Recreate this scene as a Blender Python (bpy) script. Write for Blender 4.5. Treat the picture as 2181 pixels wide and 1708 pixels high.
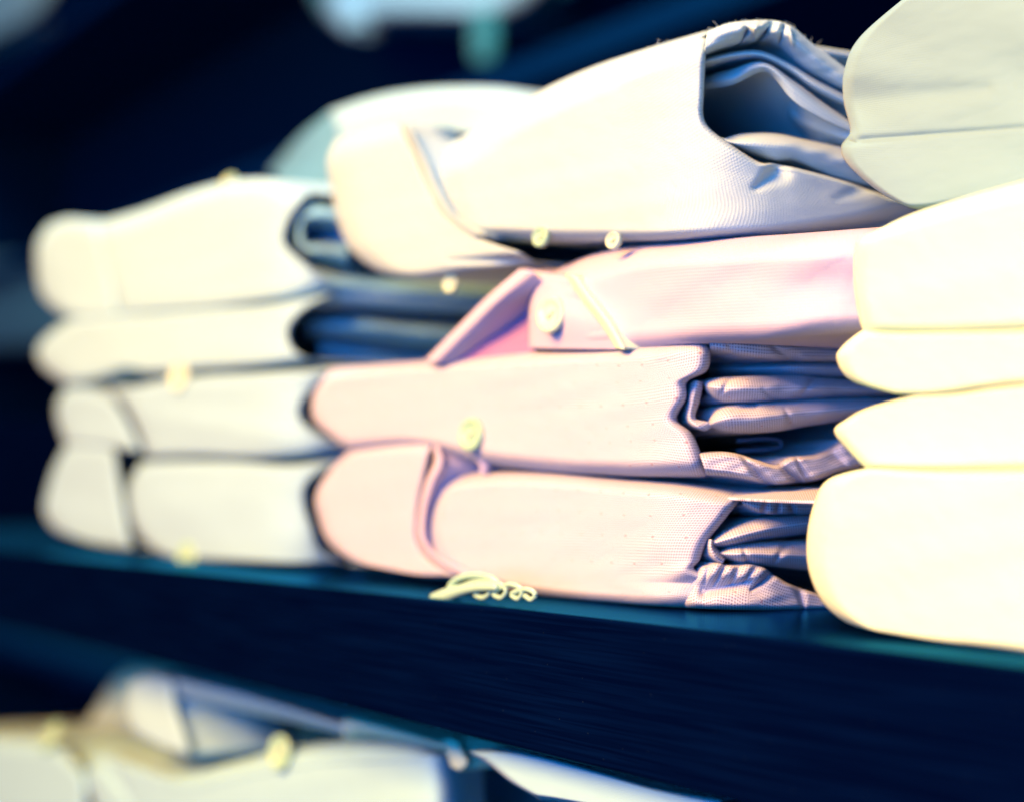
import bpy, math, random
import numpy as np
from mathutils import Vector, Matrix

for o in list(bpy.data.objects): bpy.data.objects.remove(o)
sc = bpy.context.scene
col = sc.collection
random.seed(4); np.random.seed(4)

# ------------------------------------------------------------------ camera
# world: X along the shelf (right), Y into the shelf, Z up; shelf front edge at Y=0, Z=0
W, H, F = 2181.0, 1708.0, 3770.0
PHI = math.atan(2278.5 / F)
PITCH = math.atan(183.0 / F)
CAM = np.array([0.0, -0.235, 0.03095])
fh = np.array([-math.cos(PHI), math.sin(PHI), 0.0])
rt = np.array([math.sin(PHI), math.cos(PHI), 0.0])
up0 = np.array([0, 0, 1.0])
fw = fh * math.cos(PITCH) + up0 * math.sin(PITCH)
up = up0 * math.cos(PITCH) - fh * math.sin(PITCH)
cd = bpy.data.cameras.new('camera'); cam = bpy.data.objects.new('camera', cd); col.objects.link(cam)
cam.matrix_world = Matrix(((rt[0], up[0], -fw[0], CAM[0]), (rt[1], up[1], -fw[1], CAM[1]),
                           (rt[2], up[2], -fw[2], CAM[2]), (0, 0, 0, 1)))
cd.sensor_width = 36; cd.lens = 36 * F / W
cd.clip_start = 0.01; cd.clip_end = 50
cd.dof.use_dof = True; cd.dof.focus_distance = 0.43; cd.dof.aperture_fstop = 6.0; cd.dof.aperture_blades = 0
sc.camera = cam

# ------------------------------------------------------------------ world, lamps, exposure
wd = bpy.data.worlds.new('World'); sc.world = wd; wd.use_nodes = True
bg = wd.node_tree.nodes['Background']
bg.inputs[0].default_value = (0.004, 0.27, 0.66, 1); bg.inputs[1].default_value = 0.85

def area(name, loc, target, size, power, color):
    l = bpy.data.lights.new(name, 'AREA'); l.shape = 'RECTANGLE'; l.size = size[0]; l.size_y = size[1]
    l.energy = power; l.color = color
    o = bpy.data.objects.new(name, l); col.objects.link(o); o.location = loc
    d = Vector(target) - Vector(loc); o.rotation_euler = d.to_track_quat('-Z', 'Y').to_euler()
    return o
area('shop_window_light', (-0.22, -1.2, 0.80), (-0.42, 0.03, 0.04), (0.9, 0.6), 117.0, (1.0, 0.46, 0.07))
area('cool_fill_light', (0.35, -1.0, 0.22), (-0.45, 0.05, 0.04), (0.6, 0.6), 12.5, (0.02, 0.40, 1.0))  # added blue fill that cools the shaded faces, no window here
area('back_fill_light', (-0.2, 0.45, 1.5), (-0.6, 0.25, 0.0), (0.7, 0.5), 4.0, (0.75, 0.85, 0.60))  # added fill from above, rims the cloth and lifts the background

area('far_fill_light', (-1.5, 0.2, 1.9), (-1.8, 1.1, 0.35), (0.8, 0.5), 75.0, (0.75, 0.8, 0.6))  # added lamp that brightens the far background shirts

sc.view_settings.view_transform = 'Standard'
sc.view_settings.look = 'None'
sc.view_settings.exposure = 0.0
sc.view_settings.gamma = 1.0
sc.view_settings.use_curve_mapping = False
sc.render.engine = 'CYCLES'
sc.cycles.max_bounces = 8; sc.cycles.diffuse_bounces = 3

# ------------------------------------------------------------------ materials
def nodes(name):
    m = bpy.data.materials.new(name); m.use_nodes = True
    nt = m.node_tree; b = nt.nodes['Principled BSDF']
    return m, nt, b

def N(nt, t, **k):
    n = nt.nodes.new(t)
    for a, v in k.items(): setattr(n, a, v)
    return n

def math_(nt, op, a, b=None, c=None):
    n = N(nt, 'ShaderNodeMath', operation=op)
    for i, v in enumerate((a, b, c)):
        if v is None: continue
        if isinstance(v, (int, float)): n.inputs[i].default_value = v
        else: nt.links.new(v, n.inputs[i])
    return n.outputs[0]

def mix(nt, fac, c1, c2):
    n = N(nt, 'ShaderNodeMix', data_type='RGBA')
    for i, v in ((0, fac), (6, c1), (7, c2)):
        if isinstance(v, (int, float)): n.inputs[i].default_value = v
        elif isinstance(v, tuple): n.inputs[i].default_value = (*v, 1)
        else: nt.links.new(v, n.inputs[i])
    return n.outputs[2]

def cloth(name, color, dark=None, period=0.00055, contrast=0.25, dashes=False, bump=0.25, twill=False, sss=0.0):
    m, nt, b = nodes(name)
    uv = N(nt, 'ShaderNodeUVMap').outputs[0]
    sep = N(nt, 'ShaderNodeSeparateXYZ'); 
    nz = N(nt, 'ShaderNodeTexNoise'); nz.inputs['Scale'].default_value = 300; nz.inputs['Detail'].default_value = 3
    nt.links.new(uv, nz.inputs['Vector'])
    # threads wander a little
    vm = N(nt, 'ShaderNodeVectorMath', operation='MULTIPLY_ADD')
    nt.links.new(nz.outputs['Color'], vm.inputs[0]); vm.inputs[1].default_value = (0.00018,) * 3
    nt.links.new(uv, vm.inputs[2]); nt.links.new(vm.outputs[0], sep.inputs[0])
    U, V = sep.outputs[0], sep.outputs[1]
    if twill: U = math_(nt, 'ADD', U, V)
    k = 2 * math.pi / period
    su = math_(nt, 'SINE', math_(nt, 'MULTIPLY', U, k)); sv = math_(nt, 'SINE', math_(nt, 'MULTIPLY', V, k))
    grid = math_(nt, 'ADD', math_(nt, 'MULTIPLY', math_(nt, 'MULTIPLY', math_(nt, 'ADD', su, 1), 0.5),
                                  math_(nt, 'MULTIPLY', math_(nt, 'ADD', sv, 1), 0.5)), 0)
    dk = dark or tuple(c * 0.6 for c in color)
    c = mix(nt, math_(nt, 'MULTIPLY', grid, contrast), color, dk)
    # slubs and uneven dye
    n2 = N(nt, 'ShaderNodeTexNoise'); n2.inputs['Scale'].default_value = 60; n2.inputs['Detail'].default_value = 5
    nt.links.new(uv, n2.inputs['Vector'])
    c = mix(nt, math_(nt, 'MULTIPLY', math_(nt, 'SUBTRACT', n2.outputs[0], 0.35), 0.22), c, tuple(x * 0.72 for x in color))
    if dashes:
        # small dobby marks in offset rows: dark dash with a pale neighbour
        du, dv = 0.0100, 0.0074
        row = math_(nt, 'FLOOR', math_(nt, 'DIVIDE', V, dv))
        off = math_(nt, 'MULTIPLY', math_(nt, 'MODULO', row, 2), du * 0.5)
        fu = math_(nt, 'FRACT', math_(nt, 'DIVIDE', math_(nt, 'ADD', U, off), du))
        fv = math_(nt, 'FRACT', math_(nt, 'DIVIDE', V, dv))
        a1 = math_(nt, 'LESS_THAN', math_(nt, 'ABSOLUTE', math_(nt, 'SUBTRACT', fu, 0.5)), 0.033)
        b1 = math_(nt, 'LESS_THAN', math_(nt, 'ABSOLUTE', math_(nt, 'SUBTRACT', fv, 0.5)), 0.11)
        b2 = math_(nt, 'LESS_THAN', math_(nt, 'ABSOLUTE', math_(nt, 'SUBTRACT', fv, 0.5)), 0.055)
        c = mix(nt, math_(nt, 'MULTIPLY', math_(nt, 'MULTIPLY', a1, b1), 0.4), c, (0.7, 0.66, 0.8))
        c = mix(nt, math_(nt, 'MULTIPLY', math_(nt, 'MULTIPLY', a1, b2), 0.6), c, (0.16, 0.03, 0.16))
    nt.links.new(c, b.inputs['Base Color'])
    b.inputs['Roughness'].default_value = 0.9
    b.inputs['Specular IOR Level'].default_value = 0.12
    b.inputs['Sheen Weight'].default_value = 0.12; b.inputs['Sheen Roughness'].default_value = 0.5
    bp = N(nt, 'ShaderNodeBump'); bp.inputs['Strength'].default_value = bump; bp.inputs['Distance'].default_value = 0.0003
    n3 = N(nt, 'ShaderNodeTexNoise'); n3.inputs['Scale'].default_value = 1400; nt.links.new(uv, n3.inputs['Vector'])
    hsum = math_(nt, 'ADD', math_(nt, 'MULTIPLY', grid, -0.5), math_(nt, 'MULTIPLY', n3.outputs[0], 0.6))
    nt.links.new(hsum, bp.inputs['Height']); nt.links.new(bp.outputs[0], b.inputs['Normal'])
    return m

M_CREAM = cloth('cream_twill_cloth', (0.36, 0.53, 0.70), (0.22, 0.35, 0.58), 0.00095, 0.5, twill=True, bump=0.7)
M_PINK = cloth('pink_cotton_cloth', (0.40, 0.39, 0.64), (0.37, 0.32, 0.60), 0.0008, 0.25)
M_MAUVE = cloth('mauve_end_on_end_cloth', (0.45, 0.505, 0.76), (0.05, 0.03, 0.16), 0.00078, 0.95, dashes=True, bump=0.3)
M_GREEN = cloth('pale_green_cloth', (0.155, 0.295, 0.43), (0.14, 0.27, 0.40), 0.0006, 0.3)
M_WHITE = cloth('white_cloth', (0.56, 0.74, 0.66), (0.52, 0.70, 0.64), 0.0006, 0.3)
M_PALE = cloth('pale_blue_white_cloth', (0.285, 0.52, 0.76), (0.26, 0.48, 0.74), 0.0006, 0.3)
M_PALEG = cloth('pale_sage_cloth', (0.24, 0.46, 0.70), (0.21, 0.42, 0.66), 0.0006, 0.3)
M_COLLAR_SHADE = cloth('shade_tinted_collar_cloth', (0.07, 0.26, 0.46), (0.05, 0.21, 0.40), 0.0006, 0.3)  # collar cloth with its shade mixed into a darker blue grey
M_PALE2 = cloth('pale_blue_cloth', (0.245, 0.46, 0.72), (0.22, 0.42, 0.70), 0.0006, 0.3)
M_INNER = cloth('shaded_blue_grey_inside', (0.17, 0.42, 0.68), (0.14, 0.38, 0.64), 0.0006, 0.3)  # pale shirt cloth with the shade of inner folds put into its colour
M_FLAP_SHADE = cloth('shade_tinted_pink_cloth', (0.27, 0.15, 0.38), (0.24, 0.12, 0.34), 0.0006, 0.3)  # same pink cotton, the flap's inner shade put into a deeper colour
M_UNDER = cloth('cool_pale_cloth', (0.24, 0.48, 0.72), (0.2, 0.44, 0.7), 0.0006, 0.3)
M_TEALC = cloth('teal_cloth', (0.015, 0.18, 0.26), (0.015, 0.14, 0.22), 0.0006, 0.3)

def plastic(name, color, rough=0.3):
    m, nt, b = nodes(name)
    nz = N(nt, 'ShaderNodeTexNoise'); nz.inputs['Scale'].default_value = 400
    nt.links.new(mix(nt, math_(nt, 'MULTIPLY', nz.outputs[0], 0.3), color, tuple(x * 0.8 for x in color)), b.inputs['Base Color'])
    b.inputs['Roughness'].default_value = rough
    return m
M_BUTTON = plastic('horn_button', (0.27, 0.49, 0.42))
M_BUTTONW = plastic('pearl_button', (0.46, 0.64, 0.58), 0.2)
M_CLIP = plastic('ivory_plastic', (0.29, 0.50, 0.46), 0.25)
M_THREAD = plastic('thread', (0.75, 0.7, 0.6), 0.8)

def wood(name, base, light, rough=0.35, spec=0.5):
    m, nt, b = nodes(name)
    tc = N(nt, 'ShaderNodeTexCoord'); mp = N(nt, 'ShaderNodeMapping')
    mp.inputs['Scale'].default_value = (6, 90, 320)
    nt.links.new(tc.outputs['Object'], mp.inputs[0])
    nz = N(nt, 'ShaderNodeTexNoise'); nz.inputs['Scale'].default_value = 3.0; nz.inputs['Detail'].default_value = 8; nz.inputs['Distortion'].default_value = 0.4
    nt.links.new(mp.outputs[0], nz.inputs['Vector'])
    rp = N(nt, 'ShaderNodeMapRange'); nt.links.new(nz.outputs[0], rp.inputs[0]); rp.inputs[1].default_value = 0.4; rp.inputs[2].default_value = 0.75
    c = mix(nt, rp.outputs[0], base, light)
    # dust specks
    vo = N(nt, 'ShaderNodeTexVoronoi'); vo.inputs['Scale'].default_value = 260; nt.links.new(tc.outputs['Object'], vo.inputs['Vector'])
    sp = math_(nt, 'LESS_THAN', vo.outputs['Distance'], 0.05)
    c = mix(nt, math_(nt, 'MULTIPLY', sp, 0.04), c, (0.1, 0.2, 0.3))
    # blue-tinted lacquer over the stain
    nt.nodes.remove(b)
    df = N(nt, 'ShaderNodeBsdfDiffuse'); gl = N(nt, 'ShaderNodeBsdfGlossy'); mx = N(nt, 'ShaderNodeMixShader'); fr = N(nt, 'ShaderNodeFresnel')
    nt.links.new(c, df.inputs[0]); gl.inputs['Color'].default_value = (0.02, 0.28, 0.62, 1); gl.inputs['Roughness'].default_value = rough
    fr.inputs['IOR'].default_value = 1.0 + spec
    nt.links.new(fr.outputs[0], mx.inputs[0]); nt.links.new(df.outputs[0], mx.inputs[1]); nt.links.new(gl.outputs[0], mx.inputs[2])
    nt.links.new(mx.outputs[0], nt.nodes['Material Output'].inputs[0])
    bp = N(nt, 'ShaderNodeBump'); bp.inputs['Strength'].default_value = 0.25; bp.inputs['Distance'].default_value = 0.0003
    nt.links.new(nz.outputs[0], bp.inputs['Height']); nt.links.new(bp.outputs[0], gl.inputs['Normal'])
    return m
M_WOOD = wood('navy_black_stained_wood', (0.0001, 0.0009, 0.012), (0.0003, 0.0035, 0.028), 0.20, 0.18)
M_FARWOOD = wood('far_navy_wood', (0.0003, 0.012, 0.065), (0.0008, 0.022, 0.085), 0.6, 0.1)

# ------------------------------------------------------------------ geometry helpers
def ray(px, py):
    d = fw[None, :] + ((px - W / 2) / F)[:, None] * rt[None, :] + (-(py - H / 2) / F)[:, None] * up[None, :]
    return d

def smax(a, b, k=0.034):
    h = np.clip(0.5 + 0.5 * (a - b) / k, 0, 1)
    return b * (1 - h) + a * h + k * h * (1 - h)

class Base:
    """front plane Y=y0 and right-hand end plane X=xe of one pile of cloth"""
    def __init__(s, y0, xe): s.y0, s.xe = y0, xe
    def pts(s, px, py, r):
        d = ray(px, py)
        tf = (s.y0 - CAM[1]) / d[:, 1]
        t = tf if s.xe is None else smax(tf, (s.xe - CAM[0]) / d[:, 0])
        t = t + r
        return CAM[None, :] + d * t[:, None]
def x_at(px, y0):
    d = ray(np.array([float(px)]), np.array([1037.0]))[0]
    return CAM[0] + d[0] * (y0 - CAM[1]) / d[1]

def cr(P, t):
    """Catmull-Rom through rows of P at parameters t (0..n-1)"""
    n = len(P)
    if n == 2:
        return P[0][None] * (1 - t)[(...,) + (None,) * (P.ndim - 1)] + P[1][None] * t[(...,) + (None,) * (P.ndim - 1)]
    Q = np.concatenate([2 * P[:1] - P[1:2], P, 2 * P[-1:] - P[-2:-1]])
    i = np.clip(np.floor(t).astype(int), 0, n - 2); f = (t - i)[(...,) + (None,) * (P.ndim - 1)]
    a, b, c, d = Q[i], Q[i + 1], Q[i + 2], Q[i + 3]
    return 0.5 * (2 * b + (c - a) * f + (2 * a - 5 * b + 4 * c - d) * f * f + (3 * b - a - 3 * c + d) * f ** 3)

def resample(st, n):
    P = np.array([(p[0], p[1], p[2] if len(p) > 2 else 0.0) for p in st], float)
    t = np.linspace(0, len(P) - 1, 40 * (len(P) - 1) + 1)
    D = cr(P, t)
    s = np.r_[0, np.cumsum(np.hypot(*np.diff(D[:, :2], axis=0).T))]
    u = np.linspace(0, s[-1], n)
    return np.stack([np.interp(u, s, D[:, k]) for k in range(3)], 1)

def vnoise(x, y, seed=0):
    rs = np.random.RandomState(seed); o = 0
    for k in range(7):
        a = rs.uniform(0, 2 * math.pi); fr = 0.55 + 0.75 * rs.rand()
        o = o + np.sin((x * math.cos(a) + y * math.sin(a)) * fr * (1 + .5 * k) + rs.uniform(0, 6)) / (1 + .5 * k)
    return o / 3

def quarter(t):
    t = np.clip(t, 0, 1); return 1 - np.sqrt(np.maximum(0, 1 - (1 - t) ** 2))

def link(name, V, Fc, m, parent=None, uv=None, smooth=True):
    me = bpy.data.meshes.new(name); me.from_pydata([tuple(v) for v in V], [], [tuple(int(i) for i in f) for f in Fc])
    if uv is not None:
        ul = me.uv_layers.new(name='UVMap')
        li = np.zeros(len(me.loops), int); me.loops.foreach_get('vertex_index', li)
        ul.data.foreach_set('uv', np.array(uv)[li].ravel())
    me.polygons.foreach_set('use_smooth', [smooth] * len(me.polygons))
    me.materials.append(m); me.update()
    o = bpy.data.objects.new(name, me); col.objects.link(o)
    if parent is not None:
        o.parent = parent; o.matrix_parent_inverse = Matrix.Translation(parent.location).inverted()
    return o

BACK = (0.0, 1.0, 0.0)
IN = (-1.0, 0.25, 0.0)
def patch(name, m, parent, base, strands, nu=120, nv=60, top=(0, 20), bot=(0, 20), left=(0, 20), right=(0, 20),
          creases=(), wob=0.0, wobs=0.02, skirt='tbl', back=BACK, depth=0.14, thick=0.0007, seed=1, rot=0, fine=.00010):
    """cloth panel lofted through strands (top to bottom), rounded away at its edges and carried back into the pile"""
    rows = np.stack([resample(s, nu) for s in strands])
    tv = np.linspace(0, len(strands) - 1, nv)
    G = cr(rows, tv)                                  # nv,nu,3
    px, py, r = G[..., 0], G[..., 1], G[..., 2].copy()
    u = np.linspace(0, 1, nu)[None, :].repeat(nv, 0)
    hh = np.r_[np.zeros((1, nu)), np.cumsum(np.hypot(np.diff(px, axis=0), np.diff(py, axis=0)), 0)]
    ww = np.c_[np.zeros((nv, 1)), np.cumsum(np.hypot(np.diff(px, axis=1), np.diff(py, axis=1)), 1)]
    r += top[0] * quarter(hh / top[1]) + bot[0] * quarter((hh[-1:] - hh) / bot[1])
    r += left[0] * quarter(ww / left[1]) + right[0] * quarter((ww[:, -1:] - ww) / right[1])
    for (x1, y1, x2, y2, wd_, dp) in creases:
        dx, dy = x2 - x1, y2 - y1; L2 = dx * dx + dy * dy
        q = np.clip(((px - x1) * dx + (py - y1) * dy) / L2, 0, 1)
        dist = np.hypot(px - x1 - q * dx, py - y1 - q * dy)
        wl = wd_ * (1 - 0.6 * q)
        r += dp * (1 - 0.7 * q) * np.exp(-(dist / wl) ** 2)
    # small rumples, pulled into soft ridges
    r += fine * (1 - 2.2 * np.abs(vnoise(px * .035 + .4 * vnoise(px * .02, py * .02, seed + 3), py * .05, seed + 7)))
    if wob: r += wob * vnoise(px * wobs, py * wobs * 1.6, seed)
    V = base.pts(px.ravel(), py.ravel(), r.ravel()).reshape(nv, nu, 3)
    # fabric coordinates in metres
    du = np.r_[0, np.cumsum(np.linalg.norm(np.diff(V, axis=1), axis=2).mean(0))]
    dv = np.c_[np.cumsum(np.r_[np.zeros((1, nu)), np.linalg.norm(np.diff(V, axis=0), axis=2)], 0)]
    dv = dv - dv[nv // 2:nv // 2 + 1]
    UV = np.stack([du[None, :].repeat(nv, 0), dv], 2)
    if rot: UV = UV[..., ::-1]
    verts = [V.reshape(-1, 3)]; uvs = [UV.reshape(-1, 2)]; faces = []
    idx = np.arange(nv * nu).reshape(nv, nu)
    def quads(I):
        a, b, c, d = I[:-1, :-1], I[1:, :-1], I[1:, 1:], I[:-1, 1:]
        faces.extend(np.stack([a, b, c, d], -1).reshape(-1, 4).tolist())
    quads(idx)
    bk = np.array(back) / np.linalg.norm(back)
    cnt = [nv * nu]
    def ext(ids, dz, flip):
        P = V.reshape(-1, 3)[ids]; Q = UV.reshape(-1, 2)[ids]; prev = ids
        for k, dd in enumerate((0.06, 0.2, 0.5, 1.0)):
            newp = P + bk * depth * dd + np.array([0, 0, dz * dd])
            verts.append(newp); uvs.append(Q + np.array([0, depth * dd]))
            cur = np.arange(cnt[0], cnt[0] + len(ids)); cnt[0] += len(ids)
            I = np.stack([prev, cur]) if flip else np.stack([cur, prev])
            quads(I); prev = cur
    if 't' in skirt: ext(idx[0], 0.0, False)
    if 'b' in skirt: ext(idx[-1], 0.0, True)
    if 'l' in skirt: ext(idx[:, 0], 0.0, True)
    if 'r' in skirt: ext(idx[:, -1], 0.0, False)
    o = link(name, np.concatenate(verts), faces, m, parent, np.concatenate(uvs))
    if thick:
        s = o.modifiers.new('cloth_thickness', 'SOLIDIFY'); s.thickness = thick; s.offset = -0.5
    return o

def frame_tube(P, r, n=10, closed=False):
    P = np.array(P, float); m = len(P)
    t = np.linspace(0, m - 1, 8 * (m - 1) + 1)
    R = np.full(m, r) if np.isscalar(r) else np.array(r, float)
    if closed:
        Pc = np.concatenate([P[-2:-1], P, P[1:2]]); D = cr(Pc, t + 1)
    else: D = cr(P, t)
    Rr = np.interp(t, np.arange(m), R)
    T = np.gradient(D, axis=0); T /= np.linalg.norm(T, axis=1)[:, None]
    ref = np.array([0.3, 0.2, 0.93]); V = []; Fc = []
    for i in range(len(D)):
        a = np.cross(T[i], ref); a /= np.linalg.norm(a); b = np.cross(T[i], a)
        for k in range(n):
            th = 2 * math.pi * k / n; V.append(D[i] + Rr[i] * (math.cos(th) * a + math.sin(th) * b))
    for i in range(len(D) - 1):
        for k in range(n): Fc.append((i * n + k, i * n + (k + 1) % n, (i + 1) * n + (k + 1) % n, (i + 1) * n + k))
    if not closed: Fc.append(tuple(range(n))[::-1]); Fc.append(tuple((len(D) - 1) * n + k for k in range(n)))
    return V, Fc

def tubes(name, lst, m, parent):
    V = []; Fc = []
    for P, r, c in lst:
        v, f = frame_tube(P, r, closed=c); k = len(V); V += list(v); Fc += [tuple(i + k for i in q) for q in f]
    return link(name, V, Fc, m, parent)

def at(base, px, py, r=0.0):
    return base.pts(np.array([float(px)]), np.array([float(py)]), np.array([float(r)]))[0]

def button(parent, base, px, py, rad=0.0048, r=-0.002, m=None, normal=(0.25, -1, 0.1)):
    """turned button: rim, dished centre and four stitched holes"""
    c = Vector(at(base, px, py, r)); q = Vector(normal).normalized().to_track_quat('Z', 'Y')
    prof = [(0.0, 0.0009), (0.35, 0.0009), (0.62, 0.0010), (0.72, 0.0016), (0.86, 0.0019), (0.97, 0.0015), (1.0, 0.0008), (0.95, 0.0001), (0.6, 0.0), (0.0, 0.0)]
    n = 36; V = []; Fc = []
    for (a, z) in prof:
        for k in range(n):
            th = 2 * math.pi * k / n; V.append(c + q @ Vector((a * rad * math.cos(th), a * rad * math.sin(th), z)))
    for i in range(len(prof) - 1):
        for k in range(n): Fc.append((i * n + k, i * n + (k + 1) % n, (i + 1) * n + (k + 1) % n, (i + 1) * n + k))
    b = link('button', V, Fc, m or M_BUTTON, parent)
    L = []
    for sx, sy in ((1, 1), (-1, -1)):
        p = [c + q @ Vector((sx * rad * .2, sy * rad * .2, 0.0012)), c + q @ Vector((sx * rad * .0, sy * rad * .02, 0.0019)),
             c + q @ Vector((-sx * rad * .2, sy * rad * .2 * (-1 if sx * sy > 0 else 1), 0.0012))]
        L.append((p, 0.0003, False))
    t = tubes('thread', L, M_THREAD, None); t.parent = b
    b.matrix_parent_inverse = Matrix.Translation(parent.location).inverted()
    return b

def thing(name, label, cat, loc, group=None):
    o = bpy.data.objects.new(name, None); col.objects.link(o); o.location = Vector(loc); o.empty_display_size = 0.02
    o['label'] = label; o['category'] = cat
    if group: o['group'] = group
    bpy.context.view_layer.update()
    return o

def box(name, lo, hi, m, parent=None, bev=0.001):
    x0, y0, z0 = lo; x1, y1, z1 = hi
    V = [(x, y, z) for x in (x0, x1) for y in (y0, y1) for z in (z0, z1)]
    Fc = [(0, 1, 3, 2), (4, 6, 7, 5), (0, 4, 5, 1), (2, 3, 7, 6), (0, 2, 6, 4), (1, 5, 7, 3)]
    o = link(name, V, Fc, m, parent, smooth=False)
    b = o.modifiers.new('soft_edge', 'BEVEL'); b.width = bev; b.segments = 3
    return o
def tag(o, label, cat=None, group=None, kind=None):
    if kind: o['kind'] = kind
    if label: o['label'] = label
    if cat: o['category'] = cat
    if group: o['group'] = group
    return o

# ------------------------------------------------------------------ the setting
w = box('back_wall', (-6, 1.9, -2), (3, 1.95, 3), M_FARWOOD); w['kind'] = 'structure'
w = box('side_wall', (-6.05, -3, -2), (-6.0, 1.9, 3), M_FARWOOD); w['kind'] = 'structure'
w = box('floor', (-6, -3, -1.25), (3, 1.9, -1.2), M_FARWOOD); w['kind'] = 'structure'

s = box('shelf_board', (-1.6, 0.0, -0.0354), (0.3, 0.36, 0.0), M_WOOD, bev=0.0012)
tag(s, 'dark navy stained wooden shelf board with thick front edge carrying the shirt stacks', 'shelf')
s = box('shelf_board', (-1.6, 0.0, -0.200), (0.3, 0.36, -0.165), M_WOOD, bev=0.0012)
tag(s, 'lower dark wooden shelf board beneath the blurred shirts at the bottom', 'shelf')

s = box('reflection_blocker', (-1.50, 0.004, 0.0), (-1.47, 0.35, 0.085), M_WOOD, bev=0.001)  # added panel, keeps the bright surroundings out of the shelf-top reflection
tag(s, 'added low dark panel blocking reflections at the far left end of the shelf', 'blocker')

# ------------------------------------------------------------------ middle stack
GM = 'folded shirts in the middle stack'
y0 = 0.030; XM = x_at(1500, y0)
BM = Base(y0, XM); BM2 = Base(y0, XM + 0.05)
BMc = Base(y0, None)

t = thing('folded_shirt', 'cream grey twill shirt on top of the middle stack, its open rolled end facing right', 'shirt', (XM - .1, .08, .10), GM)
TOP = t
patch('body', M_CREAM, t, BM, [
    [(918, 332), (1010, 280), (1130, 207), (1250, 150), (1380, 105), (1512, 66)],
    [(922, 350), (1020, 302), (1140, 242), (1260, 192), (1385, 148), (1503, 104)],
    [(932, 390), (1050, 352), (1170, 312), (1280, 275), (1390, 238), (1498, 200)],
    [(942, 420), (1060, 393), (1180, 366), (1300, 334), (1400, 302), (1497, 248)],
    [(948, 438), (1060, 415), (1180, 390), (1300, 362), (1400, 332), (1513, 277)],
    [(965, 465), (1080, 445), (1200, 425), (1320, 400), (1450, 370), (1560, 312)],
    [(978, 482), (1100, 466), (1230, 448), (1360, 425), (1490, 392), (1618, 348)],
    [(985, 490), (1100, 477), (1240, 462), (1390, 442), (1530, 412), (1662, 352)],
    [(1000, 500), (1120, 495), (1270, 485), (1430, 472), (1620, 440), (1800, 388)],
    [(1005, 508), (1130, 514), (1300, 514), (1470, 513), (1700, 502), (1880, 474), (1960, 446)]],
    nu=260, nv=150, top=(.035, 70), bot=(.02, 60), left=(.02, 60), right=(.005, 14),
    creases=[(1655, 365, 1610, 400, 20, .006), (1700, 352, 1660, 362, 10, -.002), (1840, 400, 1780, 425, 16, .002), (1490, 108, 1330, 175, 16, -.002)], wob=.0010, wobs=.016, depth=.2)
patch('rolled_edge', M_CREAM, t, BM, [
    [(1508, 68), (1560, 50), (1640, 45), (1685, 58), (1730, 95), (1815, 158)],
    [(1503, 90), (1555, 68), (1625, 62), (1670, 75), (1725, 118), (1812, 178)],
    [(1502, 112), (1548, 96, .004), (1600, 90, .010), (1648, 98, .012), (1715, 148, .006), (1808, 198, .003)]],
    nu=160, nv=50, top=(.010, 25), bot=(.004, 14), back=IN, depth=.10, skirt='tb',
    creases=[(1590, 66, 1575, 92, 7, .006), (1610, 62, 1607, 90, 5, -.004), (1645, 52, 1600, 100, 9, .009), (1668, 60, 1660, 92, 6, .006), (1682, 62, 1690, 95, 6, -.003)], wob=.0008, wobs=.05)
patch('inner_fold', M_CREAM, t, BM, [
    [(1500, 126, .012), (1560, 112, .012), (1620, 110, .010), (1680, 135, .008), (1740, 172, .006), (1820, 212, .004)],
    [(1500, 132, .010), (1560, 119, .010), (1620, 117, .008), (1680, 144, .006), (1740, 184, .003), (1820, 226, .002)],
    [(1500, 140, .013), (1560, 128, .013), (1620, 127, .012), (1680, 155, .009), (1740, 197, .006), (1820, 240, .005)]],
    nu=100, nv=20, top=(.004, 8), bot=(.004, 8), back=IN, depth=.10, skirt='tb')
patch('inner_fold', M_CREAM, t, BM, [
    [(1498, 166, .022), (1560, 148, .018), (1625, 134, .008), (1690, 174, .006), (1750, 218, .005), (1822, 268, .003)],
    [(1500, 178, .020), (1560, 164, .014), (1628, 142, .006), (1690, 186, .003), (1750, 232, .002), (1822, 276, .001)],
    [(1500, 192, .022), (1560, 180, .016), (1632, 154, .009), (1690, 215, .004), (1750, 252, .002), (1822, 285, .001)],
    ], nu=120, nv=24, top=(.003, 8), back=IN, depth=.10, skirt='t')
patch('lining', M_CREAM, t, BM, [
    [(1500, 190, .120), (1570, 182, .095), (1636, 158, .030), (1690, 210, .018), (1750, 248, .010), (1822, 283, .002)],
    [(1504, 215, .130), (1580, 210, .105), (1650, 200, .036), (1700, 240, .020), (1755, 270, .011), (1822, 292, .002)],
    [(1508, 245, .130), (1590, 250, .110), (1665, 250, .042), (1712, 270, .022), (1762, 288, .012), (1822, 302, .003)],
    [(1512, 285, .120), (1600, 288, .110), (1690, 290, .055), (1735, 302, .026), (1780, 308, .016), (1822, 312, .006)]],
    nu=120, nv=50, skirt='', thick=.0005, wob=.0006, wobs=.03)
patch('inner_fold', M_CREAM, t, BM, [
    [(1515, 282, .010), (1535, 297, .012), (1580, 287, .010), (1650, 286, .008), (1720, 300, .007), (1830, 322, .006)],
    [(1520, 292, .008), (1560, 304, .005), (1620, 308, .003), (1700, 318, .002), (1770, 335, .002), (1860, 362, .002)],
    [(1530, 300, .012), (1600, 330, .009), (1650, 344, .006), (1700, 350, .006), (1780, 384, .006), (1890, 410, .006)]],
    nu=120, nv=40, top=(.008, 12), bot=(.006, 14), back=IN, depth=.10, skirt='tb', wob=.0006, wobs=.04)
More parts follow.
